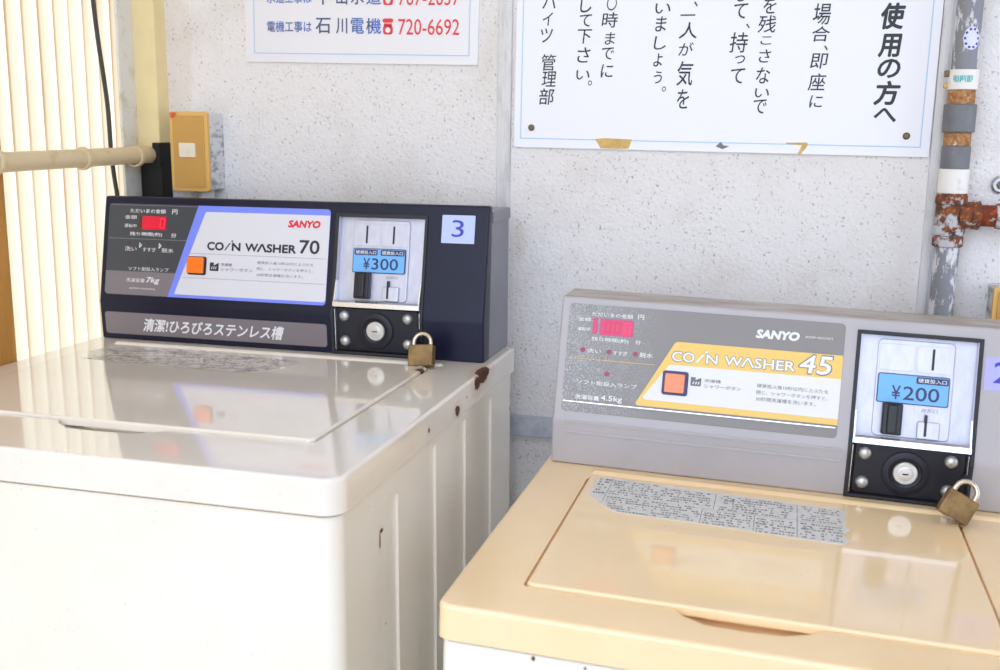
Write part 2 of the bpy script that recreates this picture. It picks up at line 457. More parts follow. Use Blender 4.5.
for k, x in enumerate((.537, 1.1045)):
    b = MB(); b.box((x, WY - .006, 0), (x + .0195, WY + .002, 2.42), 'joint', .002)
    b.box((x + .0065, WY - .0075, 0), (x + .0115, WY - .004, 2.42), 'joint', .001)
    tag(b.obj('trim_%d' % (k + 1)), ('vertical joint strip in the wall above the number 3 machine', 'vertical joint strip in the wall beside the grey pipe')[k], 'trim', kind='structure')
b = MB(); b.box((.2, WY - .014, ZT - .137), (1.4, WY + .002, ZT - .108), 'ledge', .003); tag(b.obj('trim_3'), 'low grey ledge on the wall between the machines', 'trim', kind='structure')

# ------------------------------------------------------------------ washing machines
class Fc:
    """front faces of a console: lower upright face and upper face leaning back"""
    def __init__(s, H, rb, t):
        s.H, s.rb, s.t = H, rb, t; s.z1 = .27 * H
        e = Vector((0, t, H - s.z1)); s.U = e.length; e.normalize()
        n = Vector((0, -e.z, e.y))
        s.upM = Matrix(((1, 0, 0, 0), (0, e.y, n.y, -rb), (0, e.z, n.z, s.z1), (0, 0, 0, 1)))
        e = Vector((0, -rb, s.z1)).normalized(); n = Vector((0, -e.z, e.y))
        s.loM = Matrix(((1, 0, 0, 0), (0, e.y, n.y, 0), (0, e.z, n.z, 0), (0, 0, 0, 1)))
    def prof(s, depth): return [(0, 0), (-s.rb, s.z1), (-s.rb + s.t, s.H), (depth, s.H), (depth, 0)]

def xprism(mb, prof, x0, x1, m, bev=0, seg=2):
    """polygon in the yz plane extruded along x"""
    Mx = Matrix(((0, 0, 1, 0), (1, 0, 0, 0), (0, 1, 0, 0), (0, 0, 0, 1)))
    t = bmesh.new()
    lo = [t.verts.new((x0, y, z)) for y, z in prof]; hi = [t.verts.new((x1, y, z)) for y, z in prof]
    t.faces.new(lo[::-1]); t.faces.new(hi); n = len(prof)
    for i in range(n): t.faces.new((lo[i], lo[(i + 1) % n], hi[(i + 1) % n], hi[i]))
    bmesh.ops.recalc_face_normals(t, faces=t.faces[:])
    if bev: bmesh.ops.bevel(t, geom=t.edges[:], offset=bev, segments=seg, profile=.5, affect='EDGES', clamp_overlap=True)
    bmesh.ops.recalc_face_normals(t, faces=t.faces[:])
    return mb.take(t, m)

def coin_unit(root, F, u0, zt, slots, price, badges):
    """the coin mechanism set into a console: rim, steel tray, slots, price plate, lock plate"""
    up = T((0, 0, zt)) @ F.upM @ T((u0, 0, 0)); lo = T((0, 0, zt)) @ F.loM @ T((u0, 0, 0))
    UT = .1352; ub = .0105                                    # upper part of the unit on the leaning face
    b = MB()                                                  # black rim: both sides, top, bottom, middle bar
    for x0, x1 in ((0, .0042), (.1258, .13)):
        b.box((x0, -.004, -.03), (x1, UT, .0022), 'blackrubber', .0008, M=F.upM @ T((u0, 0, 0)))
        b.box((x0, .0006, -.03), (x1, F.z1 + .002, .0022), 'blackrubber', .0008, M=F.loM @ T((u0, 0, 0)))
    b.box((.003, UT - .0042, -.03), (.127, UT, .0022), 'blackrubber', .0008, M=F.upM @ T((u0, 0, 0)))
    b.box((.003, .0006, -.03), (.127, .0044, .0022), 'blackrubber', .0008, M=F.loM @ T((u0, 0, 0)))
    unit = b.obj('coin_unit', root, T((0, 0, zt)))
    iu = T((0, 0, -zt)) @ up; il = T((0, 0, -zt)) @ lo         # same faces in the unit's own frame
    b = MB()                                                  # steel tray
    b.prism(rrect(.0042, .0095, .1258, UT - .0042, .002), -.012, -.0085, 'steel')
    b.box((.0042, .0095, -.012), (.0050, UT - .0042, -.0005), 'steel'); b.box((.1250, .0095, -.012), (.1258, UT - .0042, -.0005), 'steel')
    b.prism(rrect(.0235, .020, .1035, .1275, .006), -.009, -.0055, 'steel', .0012)
    b.prism(rrect(.0255, .093, .0625, .1225, .004), -.006, -.0047, 'steel', .0006)
    b.prism(rrect(.0645, .093, .1025, .1225, .004), -.006, -.0047, 'steel', .0006)
    for u in slots:
        b.prism(rrect(u - .0013, .0965, u + .0013, .1200, .0006, 2), -.0052, -.0044, 'black')
        for k in range(3):
            b.prism(rrect(u + .0055 + k * .003, .103, u + .0065 + k * .003, .114, .0004, 2), -.0050, -.0043, 'steel')
    b.prism(rrect(.0660, .0490, .0970, .0555, .0008, 2), -.0058, -.0051, 'steel', .0003)
    b.text('返却口', .073, .0503, .090, .0543, -.0050, 'inksoft')
    b.box((.0700, .0205, -.0075), (.0935, .0400, -.0010), 'steel', .002)       # coin return guide
    b.box((.0770, .0240, -.0060), (.0798, .0475, -.0004), 'black', .0004)
    b.obj('coin_tray', unit, iu)
    b = MB()                                                  # bright ledge with side gussets
    t_ = [(.0105, -.0110), (.0160, -.0110), (.0190, .0030), (.0165, .0058), (.0105, .0058)]
    Mx = iu @ Matrix(((0, 0, 1, 0), (1, 0, 0, 0), (0, 1, 0, 0), (0, 0, 0, 1)))
    b.prism(t_, .0042, .1258, 'chrome', M=Matrix(((0, 0, 1, 0), (1, 0, 0, 0), (0, 1, 0, 0), (0, 0, 0, 1))))
    for x in (.0045, .1240):
        b.prism([(.014, .0055), (.014, -.008), (.046, -.008), (.046, .0005)], x, x + .0015, 'chrome', M=Matrix(((0, 0, 1, 0), (1, 0, 0, 0), (0, 1, 0, 0), (0, 0, 0, 1))))
    b.obj('tray_ledge', unit, iu)
    b = MB()                                                  # coin return lever: a black block with a finger groove
    b.box((.0325, .0225, -.006), (.0535, .0575, .0055), 'black', .002, 3)
    b.box((.0375, .0240, .0035), (.0485, .0560, .0085), 'black', .002, 3)
    b.obj('return_lever', unit, iu)
    b = MB()
    b.prism(rrect(.0255, .0572, .1000, .0900, .0025), -.0060, -.0035, 'priceedge', .0005)
    b.flat(rrect(.0266, .0583, .0989, .0889, .0018), -.00335, 'priceblue')
    b.text('¥', .0410, .0620, .0500, .0768, -.0032, 'inknavy', .012)
    b.text(price, .0530, .0620, .0900, .0768, -.0032, 'inknavy', .012)
    for x0, x1 in badges:
        b.prism(rrect(x0, .0808, x1, .0882, .0015), -.0034, -.0030, 'priceedge')
        b.text('硬貨投入口', x0 + .002, .0822, x1 - .002, .0868, -.0029, 'inkwhite', .01)
    b.obj('price_plate', unit, iu)
    b = MB()                                                  # lock plate
    b.box((.0040, .0042, -.014), (.1260, .0640, -.009), 'blackrubber')
    for x0, x1 in ((.0046, .0058), (.1242, .1254)): b.box((x0, .0050, -.010), (x1, .0610, -.0008), 'chrome', .0004)
    b.prism(rrect(.0085, .0050, .1220, .0625, .004), -.012, -.0035, 'lockplate', .001)
    b.lathe([(.0245, -.004), (.0245, -.0012), (.0225, 0), (.0180, .0), (.0165, -.0018), (.0140, -.0026), (.0140, -.004)], 'lockplate', 40, T((.0626, .0335, 0)))
    lp = b.obj('lock_plate', unit, il)
    for (x, y) in ((.0185, .0520), (.1079, .0520), (.0185, .0179), (.1079, .0179)):
        b = MB(); b.lathe([(.0074, -.0036), (.0073, -.0020), (.0060, .0004), (.0038, .0018), (.0, .0024)], 'bolt', 24, T((x, y, 0))); b.obj('bolt', unit, il)
    b = MB(); b.lathe([(.0128, -.004), (.0128, -.0012), (.0118, -.0004), (.0, -.0004)], 'lockface', 32, T((.0626, .0335, 0)))
    b.lathe([(.0080, -.0005), (.0080, .0001), (.0072, .0004), (.0, .0004)], 'lockface', 28, T((.0626, .0335, 0)))
    b.prism(rrect(.0592, .0326, .0660, .0342, .0006, 2), .0002, .0006, 'black'); b.obj('lock_cylinder', unit, il)
    b = MB()                                                  # hasp tab at the lower right, the padlock hangs here
    b.prism(rrect(.1200, .0120, .1275, .0400, .003), -.004, .0006, 'blackrubber', .0004)
    b.box((.1238, .0175, 0), (.1262, .0330, .0150), 'blackrubber', .0008)
    b.obj('hasp', unit, il)
    return unit

def smallprint(mb, x0, y0, x1, y1, rows, z, m, dens=.8, inside=None):
    """rows of tiny unreadable print"""
    rh = (y1 - y0) / rows
    for r in range(rows):
        x = x0 + random.random() * .002; yy = y0 + rh * (r + .25)
        while x < x1 - .001:
            ww = random.uniform(.0012, .0034); hh = rh * random.uniform(.32, .55)
            if random.random() < dens and (inside is None or (inside(x, yy) and inside(x + ww, yy + hh))):
                mb.flat([(x, yy), (x + ww, yy), (x + ww, yy + hh), (x, yy + hh)], z, m)
            x += ww + random.uniform(.0005, .0016)

def cabinet(root, zt, x0, x1, y0, y1, rim_h, topm, bodym, ribs, rr):
    # lid pocket and finger recess are cut into the rim
    b = MB()
    ins = .004
    b.prism(rimplan(x0 + ins, y0 + ins, x1 - ins, y1 - ins, rr - .003, .004), -zt + .025, -rim_h - .0030, bodym)
    body = b.obj('cabinet', root, T((0, 0, zt)))
    cuts = MB()
    if ribs:
        for (ya, yb, zb, zt_) in ribs:                     # pressed grooves in the right flank
            m_ = Matrix(((0, 0, 1, 0), (1, 0, 0, 0), (0, 1, 0, 0), (0, 0, 0, 1)))
            cuts.prism([(ya, zb), (yb, zb), (yb, zt_), (ya + .012, zt_ - .004), (ya, zt_ - .018)], x1 - ins - .003, x1 + .01, bodym, M=m_)
        cut(body, cuts)
    Mi = root.matrix_world
    for fx in (x0 + .05, x1 - .05):                        # screw feet, each run down to the floor
        for fy in (y0 + .05, y1 - .05):
            z0 = -(Mi @ Vector((fx, fy, 0))).z
            b = MB(); b.lathe([(.0, z0), (.022, z0), (.022, z0 + .006), (.014, z0 + .010), (.014, .03), (0, .03)], 'black', 20, T((fx, fy, 0)))
            b.obj('foot', root)
    return body

def rim(root, zt, x0, x1, y0, y1, rim_h, m, rr, lid, scoop, bead):
    b = MB()
    b.prism(rimplan(x0, y0, x1, y1, rr, .004), -rim_h, 0, m, .0055, 4)
    o = b.obj('top_rim', root, T((0, 0, zt)))
    lx0, ly0, lx1, ly1 = lid
    c = MB(); c.prism(rrect(lx0 - .0028, ly0 - .0018, lx1 + .0028, ly1 + .001, .006, 5), -.006, .02, m)
    d = MB()                                              # shallow finger scoop in front of the lid
    sx0, sx1, dep = scoop
    prof = [(ly0 + .012, .01), (ly0 + .012, -.0125), (ly0 - .004, -.0125), (ly0 - dep, .0005), (ly0 - dep, .01)]
    t = bmesh.new(); n = len(prof); rings = []
    for x, k in ((sx0, .0), (sx0 + .010, .55), (sx0 + .028, .95), ((sx0 + sx1) / 2, 1), (sx1 - .035, .9), (sx1 - .012, .45), (sx1, .0)):
        kk = max(k, .04)
        rings.append([t.verts.new((x, ly0 + (y - ly0) * (kk if y < ly0 else 1), z if z > 0 else z * max(k, .5))) for y, z in prof])
    for a, bb in zip(rings, rings[1:]):
        for i in range(n): t.faces.new((a[i], a[(i + 1) % n], bb[(i + 1) % n], bb[i]))
    t.faces.new(rings[0]); t.faces.new(rings[-1][::-1]); bmesh.ops.recalc_face_normals(t, faces=t.faces[:])
    d.take(t, m)
    cut(o, c, d)
    return o

# ---- machine numbered 3 (white, navy console)
L = empty('washing_machine', T((0, 0, ZT)) @ Matrix.Rotation(-.0073, 4, 'Y') @ T((0, 0, -ZT)))
tag(L, 'white coin-operated washing machine with navy console and number 3 sticker', 'washing machine', 'coin-operated washing machines')
FL = Fc(.2000, .0020, .0293)
WL = .57
ribsL = [(-.395, -.330, -.80, -.062), (-.275, -.212, -.80, -.046), (-.160, -.102, -.80, -.046), (-.050, .012, -.80, -.046)]
cabinet(L, ZT, -.0110, WL + .0115, -.4815, .1140, .0335, 'whitetop', 'whitebody', ribsL, .020)
rim(L, ZT, -.0110, WL + .0115, -.4815, .1140, .0335, 'whitetop', .020, (.034, -.3830, .5110, -.0480), (.225, .362, .028), None)
b = MB(); b.prism(rrect(.034, -.3830, .5110, -.0480, .007, 6), -.0055, .0032, 'whitelid', .0028, 3)
lidL = b.obj('lid', L, T((0, 0, ZT)))
b = MB()
t = bmesh.new()
for i, (x, y) in enumerate([(.06, -.062), (.12, -.057), (.30, -.066), (.345, -.075), (.335, -.118), (.30, -.152), (.24, -.148), (.16, -.146), (.077, -.138), (.05, -.10)]): t.verts.new((x, y, .0034))
t.faces.new(t.verts[:]); bmesh.ops.recalc_face_normals(t, faces=t.faces[:]); t.normal_update()
if t.faces[:][0].normal.z < 0: bmesh.ops.reverse_faces(t, faces=t.faces[:])
b.take(t, 'wornlabel'); smallprint(b, .07, -.140, .33, -.068, 9, .0036, 'inksoft', .28)
tag(b.obj('instruction_label', lidL), 'rubbed-off grey instruction label')
b = MB()                                                    # hinge bead behind the lid
b.tube([(.030, -.026, -.0200), (.044, -.026, -.0075), (.52, -.026, -.0075), (.534, -.026, -.0200)], .0105, 'whitetop', 24); b.obj('hinge_bead', L, T((0, 0, ZT)))
b = MB()
xprism(b, [(.024, 0), (.034, .1915), (.1238, .1915), (.1238, 0)], .001, WL - .001, 'greycase', .0025)
caseL = b.obj('console_case', L, T((0, 0, ZT)))
b = MB(); b.box((-.0002, .0395, .1775), (WL + .0012, .1250, .1930), 'greycase', .002); b.obj('case_cap', L, T((0, 0, ZT)))
b = MB(); xprism(b, [(0, 0), (-.002, .054), (.0273, .2005), (.040, .2005), (.026, 0)], 0, WL, 'navy', .0028, 3)
conL = b.obj('console_front', L, T((0, 0, ZT)))
uL = .3575
def pocket(F, u0):
    c = MB()
    pr = [(-.02, .0006)] + [(-.02, .06), ]
    up = F.upM
    a = up @ Vector((0, .1352, .02)); d = up @ Vector((0, .1352, -.035))
    xprism(c, [(-.02, .0006), (-.03, .06), (a.y, a.z), (d.y, d.z), (.034, .0006)], u0, u0 + .13, 'black')
    return c
cut(conL, pocket(FL, uL)); cut(caseL, pocket(FL, uL))
coin_unit(L, FL, uL, ZT, (.0435, .0815), '300', ((.0278, .0605), (.0650, .0982)))
UL_ = T((0, 0, ZT)) @ FL.upM; LL_ = T((0, 0, ZT)) @ FL.loM
b = MB()                                                    # printed control panel
b.prism(rrect(.0085, .0105, .3495, .1395, .005), -.001, .0006, 'darkgrey', .0002)
b.flat([(.1095, .0107)] + [p for p in rrect(.0087, .0107, .3493, .1393, .005) if p[0] > .2] + [(.1503, .1393)], .0007, 'blueband')
z = .0009
b.flat([(.0095, .0440), (.1199, .0440), (.1490, .1370), (.0125, .1370), (.0095, .134)], z - .0001, 'darkgrey')
b.flat([(.0125, .0110), (.1096, .0110), (.1199, .0440), (.0088, .0440), (.0088, .0148)], z, 'mauve')
b.flat([(.1200, .0150), (.3465, .0150), (.3490, .0175), (.3490, .1310), (.1640, .1310), (.1615, .1285)], z, 'labelwhite')
b.flat([(.0110, .1372), (.1480, .1372), (.1482, .1378), (.0110, .1378)], z + .0001, 'hair')
b.flat([(.0100, .0897), (.1345, .0897), (.1346, .0903), (.0100, .0903)], z + .0001, 'hair')
b.flat([(.1400, .0727), (.3455, .0727), (.3455, .0732), (.1400, .0732)], z + .0001, 'hair')
b.flat([(.1315, .0388), (.3470, .0388), (.3470, .0393), (.1315, .0393)], z + .0001, 'hair')
panL = b.obj('control_panel', L, UL_)
b = MB(); zz = .0011
def tx(s_, x0, y0, x1, y1, m, bold=0.0, shear=0.0): b.text(s_, x0, y0, x1, y1, zz, m, bold, shear)
tx('ただいまの金額', .0430, .1268, .0994, .1325, 'inkwhite', .01); tx('円', .1100, .1262, .1180, .1328, 'inkwhite', .01)
tx('金額', .0348, .1178, .0540, .1232, 'inkwhite'); tx('運転中', .0348, .1058, .0540, .1108, 'inkwhite')
tx('残り時間(約)', .0444, .0938, .0958, .0997, 'inkwhite', .01); tx('分', .1102, .0936, .1184, .0997, 'inkwhite', .01)
tx('洗い', .0376, .0727, .0565, .0790, 'inkwhite'); tx('すすぎ', .0663, .0727, .0875, .0785, 'inkwhite'); tx('脱水', .0967, .0722, .1155, .0785, 'inkwhite')
for u in (.0605, .0918): b.flat([(u, .0770), (u + .0045, .0812), (u, .0854)], zz, 'inkwhite'); b.flat([(u + .0012, .0795), (u + .0030, .0812), (u + .0012, .0829)], zz + .0001, 'darkgrey')
for u, v in ((.044, .084), (.0750, .084), (.106, .084), (.0760, .0590)): b.flat(circ(u, v, .0028, .0016, 16), zz, 'dotdark')
tx('ソフト剤投入ランプ', .0455, .0452, .1095, .0508, 'inkwhite')
tx('洗濯容量', .0427, .0290, .0725, .0344, 'inkwhite'); tx('7kg', .0750, .0270, .0960, .0368, 'inkwhite', .012, .2); tx('ASW-70C(W)', .0480, .0185, .0895, .0215, 'inkwhite')
tx('SANYO', .2887, .1140, .3350, .1228, 'inkred', .075, .18)
def coinlogo(b, x0, y0, x1, y1, z, m, bold, shear=0.0):
    w_ = x1 - x0; h = y1 - y0; t_ = h * .21
    b.text('CO', x0, y0 - h * .02, x0 + w_ * .185, y1 + h * .02, z, m, bold)
    b.flat([(x0 + w_ * .195, y0), (x0 + w_ * .195 + t_, y0), (x0 + w_ * .255 + t_ * .8, y1), (x0 + w_ * .255 - t_ * .2, y1)], z, m)
    b.flat(circ(x0 + w_ * .282, y1 + h * .26, t_ * .62, t_ * .62, 16), z, m)
    b.text('N', x0 + w_ * .285, y0, x0 + w_ * .375, y1, z, m, bold)
    b.text('W', x0 + w_ * .435, y0, x0 + w_ * .575, y1, z, m, bold); b.text('Λ', x0 + w_ * .57, y0, x0 + w_ * .675, y1, z, m, bold)
    b.text('SHER', x0 + w_ * .68, y0 - h * .02, x1, y1 + h * .02, z, m, bold)
coinlogo(b, .1680, .0790, .3015, .0892, zz, 'ink', .055)
b.text('70', .3070, .0790, .3358, .0968, zz, 'ink', .025)
b.prism(rrect(.1735, .0500, .1870, .0615, .0005, 2), .0009, zz, 'ink')
for k in range(3): b.flat([(.1755 + k * .003, .0525), (.1768 + k * .003, .0525), (.1780 + k * .003, .0560), (.1767 + k * .003, .0560)], zz + .0001, 'labelwhite')
b.flat([(.1795, .0575), (.1870, .0615), (.1795, .0615)], zz + .0001, 'labelwhite')
tx('洗濯槽', .1903, .0572, .2070, .0612, 'inksoft', .01); tx('シャワーボタン', .1903, .0503, .2392, .0550, 'inksoft', .01)
for k, s_ in enumerate(('硬貨投入後10秒以内に上ぶたを', '閉じ、シャワーボタンを押すと、', '30秒間洗濯槽を洗います。')):
    tx(s_, .2452, .0620 - k * .0083, (.3290, .3290, .3145)[k], .0662 - k * .0083, 'inksoft')
b.obj('lettering', panL)
b = MB(); b.prism(rrect(.0570, .1042, .0622, .1225, .0006, 2), .0003, .0011, 'dotdark'); b.prism(rrect(.0634, .1038, .1013, .1225, .0006, 2), .0003, .0013, 'led')
def digit8(b, x, y, w_, h, z, m, sl=.08):
    s_ = w_ * .16
    def bar(x0, y0, x1, y1): b.flat([(x0 + sl * (y0 - y), y0), (x1 + sl * (y0 - y), y0), (x1 + sl * (y1 - y), y1), (x0 + sl * (y1 - y), y1)], z, m)
    for k in (0, h - s_): bar(x, y + k, x + w_, y + k + s_)
    bar(x, y, x + s_, y + h); bar(x + w_ - s_, y, x + w_, y + h)
digit8(b, .0915, .1062, .0072, .0140, .0015, 'leddigit'); b.obj('display', panL)
b = MB(); b.prism(rrect(.1392, .0435, .1680, .0690, .003), .0006, .0022, 'black', .0006); b.prism(rrect(.1398, .0455, .1650, .0678, .002), .0018, .0062, 'orange', .0015, 3); b.obj('shower_button', panL)
b = MB(); b.prism(rrect(.0080, .0080, .3510, .0395, .004), -.001, .0006, 'mauve', .0002)
strip = tag(b.obj('slogan_strip', L, LL_), 'mauve grey strip with white slogan')
b = MB(); b.text('清潔!ひろびろステンレス槽', .0690, .0140, .2880, .0322, .0008, 'inkwhite', .022, .28); b.obj('lettering', strip)
b = MB(); b.prism(rrect(.5065, .1003, .5512, .1368, .0008, 2), -.0004, .0004, 'bluesticker'); b.text('3', .5202, .1085, .5366, .1305, .0006, 'stickerink', .0); b.obj('number_sticker', L, UL_)

# ---- machine numbered 2 (cream, grey console)
zR = ZT - .0891
cR, sR = math.cos(.0187), math.sin(.0187); cy_, sy_ = math.cos(.0024), math.sin(.0024)
Rot = Matrix.Rotation(.0024, 4, 'Z') @ Matrix.Rotation(.0187, 4, 'Y')
ZB = zR + .0
Rm = T((.6813, -.0899, zR)) @ Rot @ T((0, 0, -ZB))
W2 = empty('washing_machine', Rm)
tag(W2, 'cream-topped coin-operated washing machine with grey console and yellow label', 'washing machine', 'coin-operated washing machines')
FR = Fc(.1982, .0026, .0309)
WR = .546
cabinet(W2, ZB, -.0075, WR + .0070, -.4045, .0960, .0315, 'creamtop', 'creambody', None, .013)
rim(W2, ZB, -.0075, WR + .0070, -.4045, .0960, .0315, 'creamtop', .013, (.0560, -.3455, .4493, -.0390), (.185, .312, .026), None)
b = MB(); b.prism(rrect(.0560, -.3455, .4493, -.0390, .006, 6), -.0055, .0030, 'creamlid', .0026, 3)
lidR = b.obj('lid', W2, T((0, 0, ZB)))
b = MB()
pts = [(.0665, -.1060), (.0665, -.0430), (.085, -.0418), (.20, -.0500), (.335, -.0590), (.336, -.0900), (.331, -.1000), (.338, -.1150), (.330, -.1300), (.337, -.1480), (.330, -.1580), (.28, -.1560), (.20, -.1500), (.130, -.1490), (.099, -.1462)]
b.prism(pts, .0029, .0033, 'silverlabel')
def ins_(x, y):
    if y < -.106 and x < .0665 + (-.106 - y) * .85: return False
    return -.155 < y < -.046 - max(0, x - .085) * .065 and x < .331
blocks = [(.069, -.10, .082, -.046, 4), (.086, -.098, .196, -.048, 5), (.086, -.148, .186, -.102, 5), (.205, -.105, .283, -.056, 5), (.192, -.150, .240, -.108, 4), (.245, -.155, .283, -.112, 4), (.289, -.105, .331, -.060, 5), (.289, -.155, .331, -.110, 4)]
for (x0, y0, x1, y1, r_) in blocks: smallprint(b, x0, y0, x1, y1, r_ + 2, .0035, 'inksoft', .66, ins_)
for x, y0, y1 in ((.084, -.12, -.045), (.200, -.104, -.054), (.286, -.155, -.060), (.189, -.150, -.106), (.243, -.152, -.108)): b.flat([(x, y0), (x + .0005, y0), (x + .0005, y1), (x, y1)], .0035, 'ink')
for x0, x1, y in ((.286, .332, -.1075), (.189, .286, -.1065)): b.flat([(x0, y), (x1, y), (x1, y + .0005), (x0, y + .0005)], .0035, 'inksoft')
for (x, y) in ((.094, -.062), (.215, -.068), (.197, -.122), (.250, -.126), (.297, -.124)):
    b.flat([(x - .006, y - .004), (x + .006, y - .004), (x, y + .006)], .0036, 'inksoft'); b.flat([(x - .004, y - .003), (x + .004, y - .003), (x, y + .0035)], .0037, 'silverlabel')
tag(b.obj('instruction_label', lidR), 'silver instruction label with torn right edge')
b = MB(); b.tube([(.044, -.020, -.0200), (.058, -.020, -.0075), (.510, -.020, -.0075), (.524, -.020, -.0200)], .0105, 'creamtop', 24); b.obj('hinge_bead', W2, T((0, 0, ZB)))
b = MB(); xprism(b, [(0, 0), (-.0026, .0535), (.0283, .1982), (.0929, .1982), (.0929, 0)], 0, WR, 'greyplastic', .0035, 3)
conR = b.obj('console', W2, T((0, 0, ZB)))
uR = .3360
cut(conR, pocket(FR, uR))
coin_unit(W2, FR, uR, ZB, (.0812,), '200', ((.0655, .0985),))
UR_ = T((0, 0, ZB)) @ FR.upM; LR_ = T((0, 0, ZB)) @ FR.loM
b = MB()
b.prism(rrect(.0100, .0120, .3232, .1402, .005), -.001, .0006, 'greylabel', .0002)
# yellow field with rounded left corners, off-white box inside
b.flat([(.1005, .0268), (.3230, .0268), (.3230, .1045), (.1400, .1045), (.1372, .1030), (.1355, .1000), (.0975, .0300), (.0980, .0275)], .0010, 'yellow')
b.flat([(.1075, .0345), (.3230, .0335), (.3230, .0783), (.1345, .0775), (.1318, .0760), (.1302, .0735), (.1055, .0378), (.1058, .0355)], .0012, 'labelcream')
b.flat([(.0130, .0751), (.1160, .0751), (.1162, .0757), (.0130, .0757)], .0011, 'yellow')
panR = b.obj('control_panel', W2, UR_)
b = MB(); b.box((.0108, .0228, .0004), (.3215, .0248, .0020), 'chrome', .0008); tag(b.obj('bright_trim', panR), 'thin chrome strip')
b = MB(); zz = .0014
tx('ただいまの金額', .0376, .1265, .0860, .1315, 'inkwhite', .01); tx('円', .0919, .1265, .0990, .1322, 'inkwhite', .01)
tx('金額', .0215, .1198, .0370, .1242, 'inkwhite', .01); tx('運転中', .0215, .1082, .0370, .1124, 'inkwhite', .01)
tx('残り時間(約)', .0394, .0968, .0834, .1022, 'inkwhite', .01); tx('分', .0910, .0974, .0977, .1024, 'inkwhite', .01)
for u, v in ((.0301, .0859), (.0613, .0858), (.0924, .0860), (.0611, .0599)): b.flat(circ(u, v, .0029, .0029, 18), zz, 'dot')
tx('洗い', .0353, .0832, .0520, .0880, 'inkwhite', .01); tx('すすぎ', .0664, .0828, .0832, .0878, 'inkwhite', .01); tx('脱水', .0975, .0828, .1130, .0885, 'inkwhite', .01)
tx('ソフト剤投入ランプ', .0262, .0452, .0975, .0505, 'inkwhite', .01); tx('洗濯容量', .0258, .0275, .0545, .0328, 'inkwhite', .02); tx('4.5kg', .0565, .0268, .0815, .0345, 'inkwhite', .02)
tx('SANYO', .2274, .1170, .2740, .1258, 'inkwhite', .08, .18); tx('ASW-45CW1', .2805, .1207, .3100, .1235, 'inkwhite')
zz = .0016
coinlogo(b, .1350, .0822, .2725, .0930, zz - .0001, 'inksoft', .07); coinlogo(b, .1352, .0824, .2723, .0928, zz, 'inkwhite', .028)
b.text('45', .2768, .0812, .3122, .1024, zz - .0001, 'inksoft', .05, .12); b.text('45', .2775, .0818, .3116, .1018, zz, 'inkwhite', .02, .12)
b.prism(rrect(.1586, .0556, .1704, .0655, .0005, 2), .0012, zz, 'inksoft')
for k in range(3): b.flat([(.1605 + k * .003, .0575), (.1618 + k * .003, .0575), (.1630 + k * .003, .0605), (.1617 + k * .003, .0605)], zz + .0001, 'labelcream')
b.flat([(.1640, .0625), (.1704, .0655), (.1640, .0655)], zz + .0001, 'labelcream')
tx('洗濯槽', .1740, .0610, .1925, .0647, 'inksoft', .005); tx('シャワーボタン', .1742, .0545, .2158, .0588, 'inksoft', .005)
for k, s_ in enumerate(('硬貨投入後10秒以内に上ぶたを', '閉じ、シャワーボタンを押すと、', '30秒間洗濯槽を洗います。')):
    tx(s_, .2328, .0605 - k * .0075, (.3105, .3105, .2980)[k], .0650 - k * .0075, 'inksoft')
b.obj('lettering', panR)
b = MB(); b.prism(rrect(.0394, .1058, .0450, .1243, .0006, 2), .0004, .0016, 'led2'); b.prism(rrect(.0482, .1050, .0872, .1243, .0006, 2), .0004, .0018, 'led2')
for k in range(3): digit8(b, .0535 + k * .0115, .1080, .0075, .0130, .0020, 'led' if k < 2 else 'leddigit')
b.obj('display', panR)
b = MB(); b.prism(rrect(.1262, .0425, .1558, .0705, .003), .0008, .0024, 'priceedge', .0006); b.prism(rrect(.1292, .0455, .1520, .0675, .0015), .0018, .0048, 'orange2', .001, 3); b.obj('shower_button', panR)
b = MB()
for z0 in (.0520, .0390): b.box((.0150, z0, -.001), (.3290, z0 + .0032, .0012), 'greyplastic', .0009)
b.obj('raised_rib', W2, LR_)
b = MB(); b.prism(rrect(.4690, .0808, .5100, .1165, .0008, 2), -.0004, .0004, 'lilac'); b.text('2', .4780, .0892, .4960, .1118, .0006, 'stickerink', .01); b.obj('number_sticker', W2, UR_)

# ------------------------------------------------------------------ padlocks
def padlock(M, label, shade):
    r = empty('padlock', M); tag(r, label, 'padlock', 'brass padlocks on the coin units')
    b = MB(); b.box((-.0165, -.0065, 0), (.0165, .0065, .0275), 'brass', .0018, 3)
    b.lathe([(.0045, -.0006), (.0045, .0004), (0, .0004)], 'bolt', 16, T((0, 0, 0)) @ R(180, 'X')); b.box((-.0012, -.0012, -.0009), (.0012, .0012, .0002), 'black')
    b.prism(rrect(-.011, .007, .011, .019, .003), .0064, .0068, 'brass', .0003, M=R(90, 'X'))
    b.obj('lock_body', r)
    b = MB(); pts = [(-.0115, 0, .020), (-.0115, 0, .031)]
    for i in range(9):
        a = math.pi - math.pi * i / 8; pts.append((.0115 * math.cos(a), 0, .031 + .0115 * math.sin(a)))
    pts.append((.0115, 0, .020)); b.tube(pts, .0026, 'brasssteel', 14); b.obj('shackle', r)
    return r
padlock(T((.5020, -.0495, ZT + .0060)) @ R(-5, 'Y') @ R(-22, 'X'), 'brass padlock hanging upright below the 300 yen coin slots', 0)
padlock(Rm @ T((.4400, -.0590, ZB + .0095)) @ R(27, 'Y') @ R(-18, 'X'), 'brass padlock hanging aslant below the 200 yen coin slot', 1)

